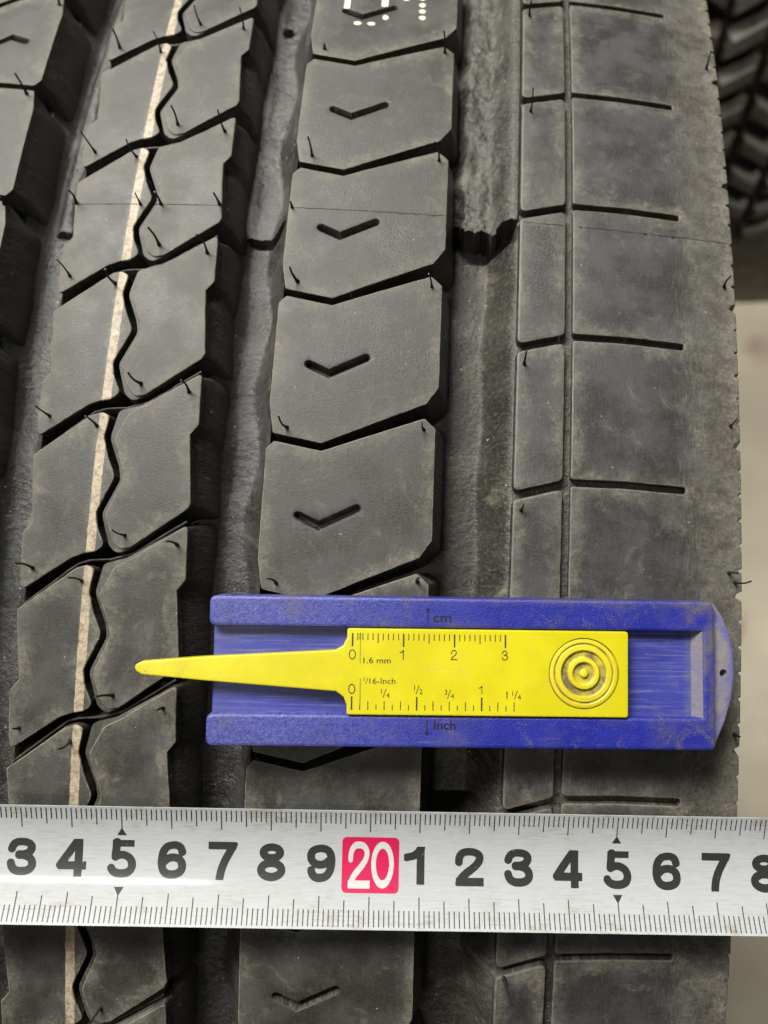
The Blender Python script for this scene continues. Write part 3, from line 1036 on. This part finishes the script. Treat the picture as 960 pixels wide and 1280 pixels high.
def digit(d, size, t, W=0.78, n=44):
    """a grotesque numeral as a fine mesh: contour of stroked centre lines; t = half stroke, unit height"""
    a, b = t, 1 - t                              # centre lines of the lowest and highest bars
    ell = lambda cx, cy, rx, ry: [(cx + rx * math.cos(i * math.pi / 18), cy + ry * math.sin(i * math.pi / 18)) for i in range(37)]
    bar = lambda x0, x1, y, tt=t: [(x0, y), (x1, y)]
    six = [(.655, .70), (.62, .82), (.53, b - .01), (.40, b), (.24, .85), (.14, .70), (a + .005, .48), (.12, .32), (.18, .18), (.28, a + .015), (.40, a), (.54, a + .025), (.645, .20), (W - a, .32),
           (.645, .45), (.54, .535), (.42, .56), (.28, .53), (.17, .43)]
    S = {0: [(ell(.39, .5, .39 - a, .5 - a), None)],
         1: [([(.40, -.2), (.40, 1.2)], 'y'), ([(.02, .70), (.20, .74), (.34, .84), (.42, 1.0)], 'y')],
         2: [([(.10, .60), (.105, .72), (.16, .83), (.26, b - .01), (.39, b), (.54, b - .02), (.655, .80), (.665, .68), (.60, .56), (.46, .43), (.28, .30), (.15, .17), (.11, .05)], 'y'), ([(-.2, a * .9), (1, a * .9)], 'x')],
         3: [([(.10, .69), (.14, .81), (.24, b - .01), (.38, b), (.53, b - .02), (.625, .80), (.63, .68), (.55, .585), (.42, .545), (.30, .545)], None),
             ([(.30, .525), (.45, .525), (.60, .46), (W - a, .33), (.65, .20), (.54, a + .02), (.38, a), (.23, a + .02), (.13, .20), (.095, .32)], None)],
         4: [([(.56, -.2), (.56, 1.2)], 'y'), ([(-.2, .285), (1.2, .285)], 'x'), ([(.075, .29), (.53, .97)], 'y')],
         5: [([(.18, .92), (.72, .92)], 'x5'), ([(.235, .95), (.205, .58)], None), ([(.205, .535), (.27, .575), (.36, .60), (.47, .585), (.61, .50), (W - a, .34), (.63, .19), (.53, a + .02), (.38, a), (.23, a + .02), (.14, .185), (.11, .245)], None)],
         6: [(six, None)], 9: [([(W - x, 1 - y) for x, y in six], None)],
         7: [([(-.2, b + .01), (1.2, b + .01)], 'x'), ([(.70, .95), (.60, .74), (.47, .50), (.37, .22), (.33, -.2)], 'y')],
         8: [(ell(.39, .745, .33 - a, .255 - a), None), (ell(.39, .285, .38 - a, .285 - a), None)]}[d]

    import numpy as np

    def soft(p, times=2):
        if len(p) < 5: return p
        for _ in range(times):
            q = [p[0]]
            for u, v in zip(p, p[1:]):
                q += [lerp(u, v, .25), lerp(u, v, .75)]
            p = q + [p[-1]]
        return p
    nx = int(n * (W + .1)) + 1
    ny = int(n * 1.1)
    X = [-.05 + i / n for i in range(nx + 1)]
    Y = [-.05 + j / n for j in range(ny + 1)]
    gx, gy = np.meshgrid(np.array(X), np.array(Y), indexing='ij')
    val = np.full(gx.shape, 9.0)
    for pts, clip in S:
        m = np.full(gx.shape, 9.0)
        pts = soft(pts)
        for (x0, y0), (x1, y1) in zip(pts, pts[1:]):
            dx, dy = x1 - x0, y1 - y0
            q = np.clip(((gx - x0) * dx + (gy - y0) * dy) / (dx * dx + dy * dy + 1e-12), 0, 1)
            m = np.minimum(m, np.hypot(gx - x0 - q * dx, gy - y0 - q * dy))
        m -= t
        if clip == 'y': m = np.maximum(m, np.maximum(-gy, gy - 1))
        if clip == 'x': m = np.maximum(m, np.maximum(.02 - gx, gx - W + .01))
        if clip == 'x5': m = np.maximum(m, np.maximum(np.maximum(.12 - gx, gx - .70), gy - 1))
        val = np.minimum(val, m)
    val = val.tolist()
    V, F, key = [], [], {}

    def vid(x, y):
        k = (round(x, 5), round(y, 5))
        if k not in key:
            key[k] = len(V)
            V.append(((x - W / 2) * size, (y - .5) * size))
        return key[k]
    for i in range(nx):
        for j in range(ny):
            c = [(i, j), (i + 1, j), (i + 1, j + 1), (i, j + 1)]
            poly = []
            for q in range(4):
                (i0, j0), (i1, j1) = c[q], c[(q + 1) % 4]
                v0, v1 = val[i0][j0], val[i1][j1]
                if v0 <= 0: poly.append(vid(X[i0], Y[j0]))
                if (v0 <= 0) != (v1 <= 0):
                    w = v0 / (v0 - v1)
                    poly.append(vid(X[i0] + (X[i1] - X[i0]) * w, Y[j0] + (Y[j1] - Y[j0]) * w))
            if len(set(poly)) >= 3:
                F.append(tuple(dict.fromkeys(poly)))
    return V, F


def slice_rows(V, F, step):
    """cut flat triangles along rows so that they can follow a curved surface"""
    import bmesh
    bm = bmesh.new()
    vs = [bm.verts.new((x, y, 0)) for x, y in V]
    for f in F:
        try:
            bm.faces.new([vs[i] for i in f])
        except ValueError:
            pass
    y0, y1 = min(v[1] for v in V), max(v[1] for v in V)
    y = math.ceil(y0 / step) * step
    while y < y1:
        bmesh.ops.bisect_plane(bm, geom=bm.verts[:] + bm.edges[:] + bm.faces[:], plane_co=(0, y, 0), plane_no=(0, 1, 0))
        y += step
    bm.verts.index_update()
    V2 = [(v.co.x, v.co.y) for v in bm.verts]
    F2 = [tuple(v.index for v in f.verts) for f in bm.faces]
    bm.free()
    return V2, F2


# ------------------------------------------------------------------ tread depth gauge
G0 = Vector((-18.85267, -17.22998, 506.45929 + RT)) * 1e-3
GU = Vector((0.99360238, 0.03573202, -0.10713324))
GV = Vector((-0.03209623, 0.99885513, 0.03547193))
GN = Vector((0.10827807, -0.03180642, 0.9936117))


def Gm(u, v, h=0.0):
    return tuple(G0 + (GU * u + GV * v + GN * h) * 1e-3)


gauge = empty("tread_depth_gauge", Gm(20, 0, -9.0))
WORLD[gauge.name] = Vector(Gm(20, 0, -9.0))
tag(gauge, "blue plastic tread depth gauge with yellow sliding scale lying on the tyre", "depth gauge")


def slab(name, poly, h_top, h_bot, mat, bev=0.35, rad=0.8, holes=(), dirt=None, grid=2.0, parent=None, wob=0.0):
    P = resample(fillet([tuple(p) for p in ccw(poly)], rad, 5), 2.5)
    N = normals(P)
    prof = [(-bev * .8, h_bot), (0, h_bot + bev), (0, h_top - bev), (-bev * .29, h_top - bev * .29), (-bev, h_top - 0.005), (-bev - 0.14, h_top)]
    rings = [[(p[0] + n[0] * d, p[1] + n[1] * d, h) for p, n in zip(P, N)] for d, h in prof]
    hr = []
    for hpoly, depth in holes:
        hp = ccw(hpoly)
        hr.append([[(p[0], p[1], h_top - depth) for p in hp], [(p[0], p[1], h_top) for p in hp]])
    V, W3, F, E = relief(rings, hr, Gm, grid, (), wob, 1.0)
    F.append(tuple(range(len(P)))[::-1])
    D = [dirt(*v) if dirt else 0.0 for v in V]
    return obj(name, W3, F, mat, parent or gauge, uvs=[(v[0], v[1]) for v in V], attrs={"edge": E, "dirt": D}, sharp=40)


circ = lambda x, y, r, n=40: [(x + r * math.cos(2 * math.pi * i / n), y + r * math.sin(2 * math.pi * i / n)) for i in range(n)]


def worn(u, v, h):
    """grime along the outer edges and the tab end of the body"""
    a = sm(56, 70, u) * 0.75 * max(0, fb(u * .3, v * .3, 2) + 0.25) * (1 if v > 0 else 0.6)
    b = 0.55 * sm(13.2, 14.7, v) * sm(5, 35, u) * max(0, 0.5 + fb(u * .3, 8.0))
    c = 0.30 * max(0, fb(u * .12, v * .2, 31) - 0.12) * 3 * (1 if v > 0 else .5)
    d = 0.5 * sm(70.6, 71.6, u)
    return min(0.85, a + b + c + d)


slab("channel_plate", [(-27.7, -13.6), (71.0, -13.8), (71.0, 14.2), (-27.7, 14.2)], -3.0, -9.0, M_BLUEC, 0.5, 1.0,
     dirt=lambda u, v, h: 0.55 * sm(66.4, 67.8, u) + 0.25 * sm(8.0, 8.9, abs(v - 0.4)) * sm(50, 56, u) + 0.12 * sm(-20, -27, u))
frame = slab("frame", [(-28.2, 14.85), (-28.2, 8.9), (69.3, 8.9), (69.3, -8.06), (-28.3, -8.06), (-28.3, -14.3), (71.8, -14.3), (71.8, 14.85)], -0.6, -8.9, M_BLUE, 0.55,
             lambda b: 1.5 if abs(b[0] - 69.3) > 0.1 else 0.35, dirt=worn, grid=1.5)
# sloping inner face of the stop
V = [Gm(67.9, v, -2.98) for v in (-8.05, 8.9)] + [Gm(69.35, v, -0.75) for v in (8.9, -8.05)] + [Gm(69.35, v, -2.98) for v in (-8.05, 8.9)]
obj("stop_ramp", V, [(0, 3, 2, 1), (0, 4, 3), (1, 2, 5)], M_TAB, gauge, uvs=[(0, 0), (0, 17), (2, 17), (2, 0), (3, 0), (3, 17)], attrs={"dirt": [0.7] * 6})
slab("hanging_tab", [(71.2, -13.9), (72.4, -13.3), (74.3, -9.0), (75.7, -4.5), (76.4, 0.3), (76.2, 5.0), (75.4, 8.5), (74.0, 12.0), (72.3, 14.5), (71.2, 14.5)], -2.2, -6.4, M_TAB, 0.35, 0.8,
     holes=[(circ(74.1, 0.62, 0.78, 16), 3.0)], dirt=lambda u, v, h: 0.75 * max(0.0, 0.85 + fb(u * .4, v * .3, 6)) * sm(76.8, 74.6, u + abs(v) * .08), grid=0.9)
obj("tab_hole_disc", [Gm(x, y, -2.2 - 2.95) for x, y in circ(74.1, 0.62, 0.78, 16)], [tuple(range(16))], M_WHISK, gauge, sharp=0)  # black disc put in for the dark inside the hole

# slider with its probe
SL = [(-1.05, 8.75), (-1.05, 6.9), (-1.9, 5.25), (-3.3, 4.45), (-29.6, 2.85), (-41.0, 1.85), (-42.0, 1.3), (-42.3, 0.7), (-41.9, 0.0), (-40.8, -0.62), (-29.5, -1.6), (-3.1, -3.45),
      (-1.6, -4.5), (-0.95, -6.1), (-0.95, -7.93), (54.2, -7.93), (54.3, 8.75)]
slider = slab("slider", SL, 0.0, -2.7, M_YEL, 0.22, 0.55, holes=[(circ(45.5, 0.52, 6.95, 56), 0.9)], grid=2.0,
              dirt=lambda u, v, h: 0.10 * sm(-36, -42, u) + 0.05 * sm(8.0, 8.7, abs(v - .4)))


def grip():
    """thumb rings turned as one lathe"""
    prof = [(6.98, -0.50, 1), (6.78, -0.42, 1), (6.70, -0.05, .2), (6.5, 0.02, 0), (6.05, 0.02, 0), (5.85, -0.10, .5), (5.75, -0.28, .9), (5.62, -0.12, .5), (5.45, 0.04, 0), (4.65, 0.06, 0),
            (4.45, -0.05, .5), (4.30, -0.45, .85), (3.35, -0.5, .85), (3.15, -0.08, .5), (2.95, 0.12, 0), (2.35, 0.14, 0), (2.1, -0.02, .4), (1.85, -0.40, .75), (0.95, -0.45, .75), (0.8, 0.0, .3), (0.6, 0.16, 0), (0.25, 0.22, 0), (0.02, 0.23, 0)]
    n = 72
    V, F, D, U = [], [], [], []
    for r, h, d in prof:
        for i in range(n):
            t = 2 * math.pi * i / n
            u, v = 45.5 + r * math.cos(t), 0.52 + r * math.sin(t)
            V.append(Gm(u, v, h))
            U.append((u, v))
            D.append(min(1, d * 1.05 * max(0.35, 0.75 + 0.9 * fb(u * .5, v * .5, 3)) + (0.9 if d > .5 and 3 < r < 4.6 and math.pi * .95 < t < math.pi * 1.35 else 0)))
    for k in range(len(prof) - 1):
        for i in range(n):
            a, b = k * n + i, k * n + (i + 1) % n
            F.append((a, b, b + n, a + n))
    obj("thumb_grip", V, F, M_GRIP, slider, uvs=U, attrs={"dirt": D}, sharp=28)


grip()


def stamp(name, V, F, h, mat, parent, fm=None):
    fm = fm or Gm
    return obj(name, [fm(x, y, h) for x, y in V], F, mat, parent, uvs=[(x, y) for x, y in V], sharp=0)


def rects(rs):
    V, F = [], []
    for x0, y0, x1, y1 in rs:
        a = len(V)
        V += [(x0, y0), (x1, y0), (x1, y1), (x0, y1)]
        F.append((a, a + 1, a + 2, a + 3))
    return V, F


# centimetre scale
R = []
for i in range(31):
    w, y1 = (0.15, 5.3) if i % 10 == 0 else ((0.09, 6.0) if i % 5 == 0 else (0.085, 6.55))
    R.append((i - w, y1, i + w, 7.85))
R.append((1.37, 6.55, 1.47, 7.9))
tag(stamp("centimetre_scale", *rects(R), 0.035, M_INK, slider), kind="stuff")
R = []
for i in range(21):
    x = i * 25.4 / 16
    w, y1 = (0.15, -4.35) if i % 8 == 0 and i < 20 else ((0.085, -5.2) if i % 2 == 0 else (0.08, -5.9))
    R.append((x - w, -6.95, x + w, y1))
tag(stamp("inch_scale", *rects(R), 0.035, M_INK, slider), kind="stuff")
stamp("limit_line", *rects([(1.50, 2.0, 1.58, 8.0), (1.58, -7.0, 1.68, -0.95)]), 0.036, M_INK, slider)


def word(name, txt, x, y, size, parent, h, mat, bold=0.0, sx=1.0):
    V, F = glyphs(txt, size, bold, sx)
    return stamp(name, [(a + x, b + y) for a, b in V], F, h, mat, parent)


for txt, x, y, s in (("0", 0.0, 3.72, 1.95), ("1", 9.95, 3.78, 1.95), ("2", 19.9, 3.85, 1.95), ("3", 29.9, 3.85, 1.95), ("0", 0.0, -2.95, 1.95), ("1", 25.4, -2.85, 1.6)):
    V, F = digit(int(txt), s, 0.05, n=24)
    stamp("scale_number", [(x + a * 0.9, y + b) for a, b in V], F, 0.035, M_INK, slider)
word("lettering", "1.6 mm", 4.85, 2.62, 1.15, slider, 0.035, M_INK, 0.004, 1.18)
word("lettering", "16-Inch", 5.95, -1.35, 1.15, slider, 0.035, M_INK, 0.0, 1.12)
word("lettering", "1", 2.35, -1.05, 0.8, slider, 0.035, M_INK)


def fraction(a, b, x, y, lead=None):
    word("scale_number", a, x - 0.62, y + 0.36, 0.95, slider, 0.035, M_INK)
    word("scale_number", b, x + 0.66, y - 0.36, 0.95, slider, 0.035, M_INK)
    V = [(x - 0.38, y - 0.85), (x - 0.24, y - 0.85), (x + 0.36, y + 0.85), (x + 0.22, y + 0.85)]
    stamp("fraction_bar", V, [(0, 1, 2, 3)], 0.037, M_INK, slider)
    if lead:
        word("scale_number", lead, x - 1.75, y - 0.05, 1.45, slider, 0.035, M_INK)


fraction("1", "4", 6.4, -3.75)
fraction("1", "2", 12.85, -2.95)
fraction("3", "4", 19.0, -3.75)
fraction("1", "4", 32.1, -3.8, "1")
V = [(2.62, -1.9), (2.72, -1.9), (3.2, -0.7), (3.1, -0.7)]
stamp("fraction_bar", V, [(0, 1, 2, 3)], 0.037, M_INK, slider)
rails = [frame, frame]
word("lettering", "cm", 17.6, 10.75, 1.35, rails[0], -0.565, M_INKB, 0.012, 1.15)
word("lettering", "Inch", 18.25, -9.85, 1.75, rails[1], -0.565, M_INKB, 0.012, 1.1)
for rail, ys, yd in ((rails[0], (9.75, 12.4), 12.5), (rails[1], (-11.35, -8.75), -11.45)):
    V, F = rects([(14.68, ys[0], 14.86, ys[1])])
    a = len(V)
    V += circ(14.77, yd, 0.36, 12)
    F.append(tuple(range(a, a + 12)))
    stamp("pointer_mark", V, F, -0.563, M_INKB, rail)


# ------------------------------------------------------------------ steel measuring tape
T0 = Vector((-14.4526, -48.9762, 498.5194 + RT)) * 1e-3
TU = Vector((0.99429833, 0.02822466, -0.10283096))
TV = Vector((-0.01604781, 0.99295821, 0.11737315))
TN = Vector((0.10541966, -0.11505372, 0.98774963))
VC, HW = -7.1, 11.06


def Tm(u, v, h=0.0):
    # a shallow trough, held a little tipped so that its near edge stands higher
    q = (v - VC) / HW
    slope = (-1.75 + 4.9 * q) / HW
    return tuple(T0 + (TU * u + TV * (v - slope * h) + TN * (h - 0.7 - 1.75 * q + 2.45 * q * q)) * 1e-3)


tape = empty("measuring_tape", Tm(0, VC, 0))
WORLD[tape.name] = Vector(Tm(0, VC, 0))
tag(tape, "white steel measuring tape blade with black numbers stretched across the tyre", "measuring tape")
U0, U1 = -96.0, 96.0
V, F, UV, E = [], [], [], []
nu, nv = 96, 28
for side, h in ((0, 0.0), (1, -0.16)):
    for i in range(nu + 1):
        for j in range(nv + 1):
            u = U0 + (U1 - U0) * i / nu
            v = VC + HW * (2 * j / nv - 1)
            V.append(Tm(u, v, h))
            UV.append((u, v))
            E.append(HW - abs(v - VC))
m = (nu + 1) * (nv + 1)
ix = lambda i, j: i * (nv + 1) + j
for i in range(nu):
    for j in range(nv):
        q = (ix(i, j), ix(i + 1, j), ix(i + 1, j + 1), ix(i, j + 1))
        F.append(q)
        F.append(tuple(x + m for x in q[::-1]))
    for j in (0, nv):
        q = (ix(i, j), ix(i + 1, j), ix(i + 1, j) + m, ix(i, j) + m)
        F.append(q if j else q[::-1])
for j in range(nv):
    for i in (0, nu):
        q = (ix(i, j), ix(i, j + 1), ix(i, j + 1) + m, ix(i, j) + m)
        F.append(q if i == 0 else q[::-1])
blade = obj("blade", V, F, M_TAPE, tape, uvs=UV, attrs={"edge": E}, sharp=40)

PH = 0.045


def tstamp(name, V, F, mat, h=PH):
    V, F = slice_rows(V, F, 0.9)
    return obj(name, [Tm(x, y, h) for x, y in V], F, mat, blade, uvs=V, sharp=0)


for side in (0, 1):
    R = []
    for mm in range(-94, 95):
        u = float(mm)
        if side == 0:
            y0, y1 = 3.55, (1.15 if mm % 5 else (-0.65 if mm % 10 == 0 else 0.05))
        else:
            y0, y1 = -17.75, (-15.1 if mm % 5 else (-12.9 if mm % 10 == 0 else -13.5))
        w = 0.10
        R.append((u - w, min(y0, y1), u + w, max(y0, y1)))
    tag(tstamp("millimetre_ticks", *rects(R), M_TINK), kind="stuff")
for u in (-50, 50):
    tstamp("five_mark", [(u - 0.95, -2.1), (u + 0.95, -2.1), (u, -0.55)], [(0, 1, 2)], M_TINK, PH + 0.01)
    tstamp("five_mark", [(u - 0.95, -11.9), (u, -13.4), (u + 0.95, -11.9)], [(0, 1, 2)], M_TINK, PH + 0.01)

DIG = {}
for c in range(11, 30):
    u = (c - 20) * 10.0
    if c == 20:
        sq = fillet(ccw([(u - 5.6, -12.3), (u + 5.9, -12.3), (u + 5.9, -1.7), (u - 5.6, -1.7)]), 1.1, 5)
        tstamp("pink_square", [p[:2] for p in sq], [tuple(range(len(sq)))], M_PINK)
        for ch, x in (("2", -2.15), ("0", 2.6)):
            V, F = digit(int(ch), 8.9, 0.080, n=60)
            obj("numeral", [Tm(x + u + a * .66, -7.0 + b, PH * 2) for a, b in V], F, M_TWHITE, blade, uvs=[(x + u + a, b) for a, b in V], sharp=0)
    else:
        if c % 10 not in DIG: DIG[c % 10] = digit(c % 10, 7.2, 0.105, n=60)
        V, F = DIG[c % 10]
        obj("numeral", [Tm(u + 0.2 + a * 1.04, -7.0 - 0.006 * u + b, PH + 0.015) for a, b in V], F, M_TINK, blade, uvs=[(u + a, b) for a, b in V], sharp=0)


# ------------------------------------------------------------------ second tyre, standing behind and below
def far_tyre(name, cx, cy, R, half, label, rows, npitch, a0, a1):
    root = empty(name, (cx, cy, 0))
    WORLD[root.name] = Vector((cx, cy, 0))
    tag(root, label, "tyre")
    prof = [(half * .62, R * .58), (half * .95, R * .66), (half * 1.08, R * .80), (half * 1.0, R * .93), (half * .96, R * .965), (half * .5, R * .975), (0, R * .977)]
    prof = prof + [(-x, r) for x, r in prof[-2::-1]]
    n = 96
    V, F = [], []
    for i in range(n):
        a = 2 * math.pi * i / n
        for x, r in prof:
            V.append((cx + x, cy + r * math.sin(a), R + r * math.cos(a)))
    m = len(prof)
    for i in range(n):
        for j in range(m - 1):
            F.append((i * m + j, ((i + 1) % n) * m + j, ((i + 1) % n) * m + j + 1, i * m + j + 1))
    obj("carcass", V, F, M_OLD, root, uvs=[(v[0] * 1e3, v[1] * 1e3 + v[2] * 500) for v in V], attrs={"edge": [9.0] * len(V)})
    da = 2 * math.pi / npitch
    for x0, x1, sk, fr in rows:
        L = R * da * fr
        # one lug, shared by the row
        ol = [(x0, -L / 2 + sk * x0), (x1, -L / 2 + sk * x1), (x1, L / 2 + sk * x1), (x0, L / 2 + sk * x0)]
        me = None
        k = 0
        a = a0
        while a < a1:
            if me is None:
                V = []
                c = ((x0 + x1) / 2, 0)
                for r, ins in ((R * .972, -.003), (R - .003, 0.0), (R, .003)):
                    for x, y in ol:
                        xx = x + (c[0] - x) / abs(c[0] - x) * ins
                        yy = y + (-1 if y > sk * x else 1) * ins
                        V.append((xx, r * math.sin(yy / R), r * math.cos(yy / R)))
                F = [(i + 4 * k2, (i + 1) % 4 + 4 * k2, (i + 1) % 4 + 4 * k2 + 4, i + 4 * k2 + 4) for k2 in range(2) for i in range(4)] + [(8, 9, 10, 11)]
                o = obj("tread_lug", V, F, M_OLD, root, uvs=[(v[0] * 1e3, v[1] * 1e3) for v in V], attrs={"edge": [1.0] * 12}, origin=(0, 0, 0))
                me = o.data
            else:
                o = bpy.data.objects.new("tread_lug", me)
                COL.objects.link(o)
                o.parent = root
            o.location = (0, 0, R)
            o.rotation_euler = (-a, 0, 0)
            a += da
    return root


far_tyre("worn_tyre", 0.262, 0.725, 0.42, 0.125, "dusty dark lug tyre standing on the floor behind the shoulder, out of focus",
         [(-.122 + i * .031, -.122 + i * .031 + .024, (.45 if i % 2 else -.45), .55) for i in range(8)], 96, -1.35, 0.1)
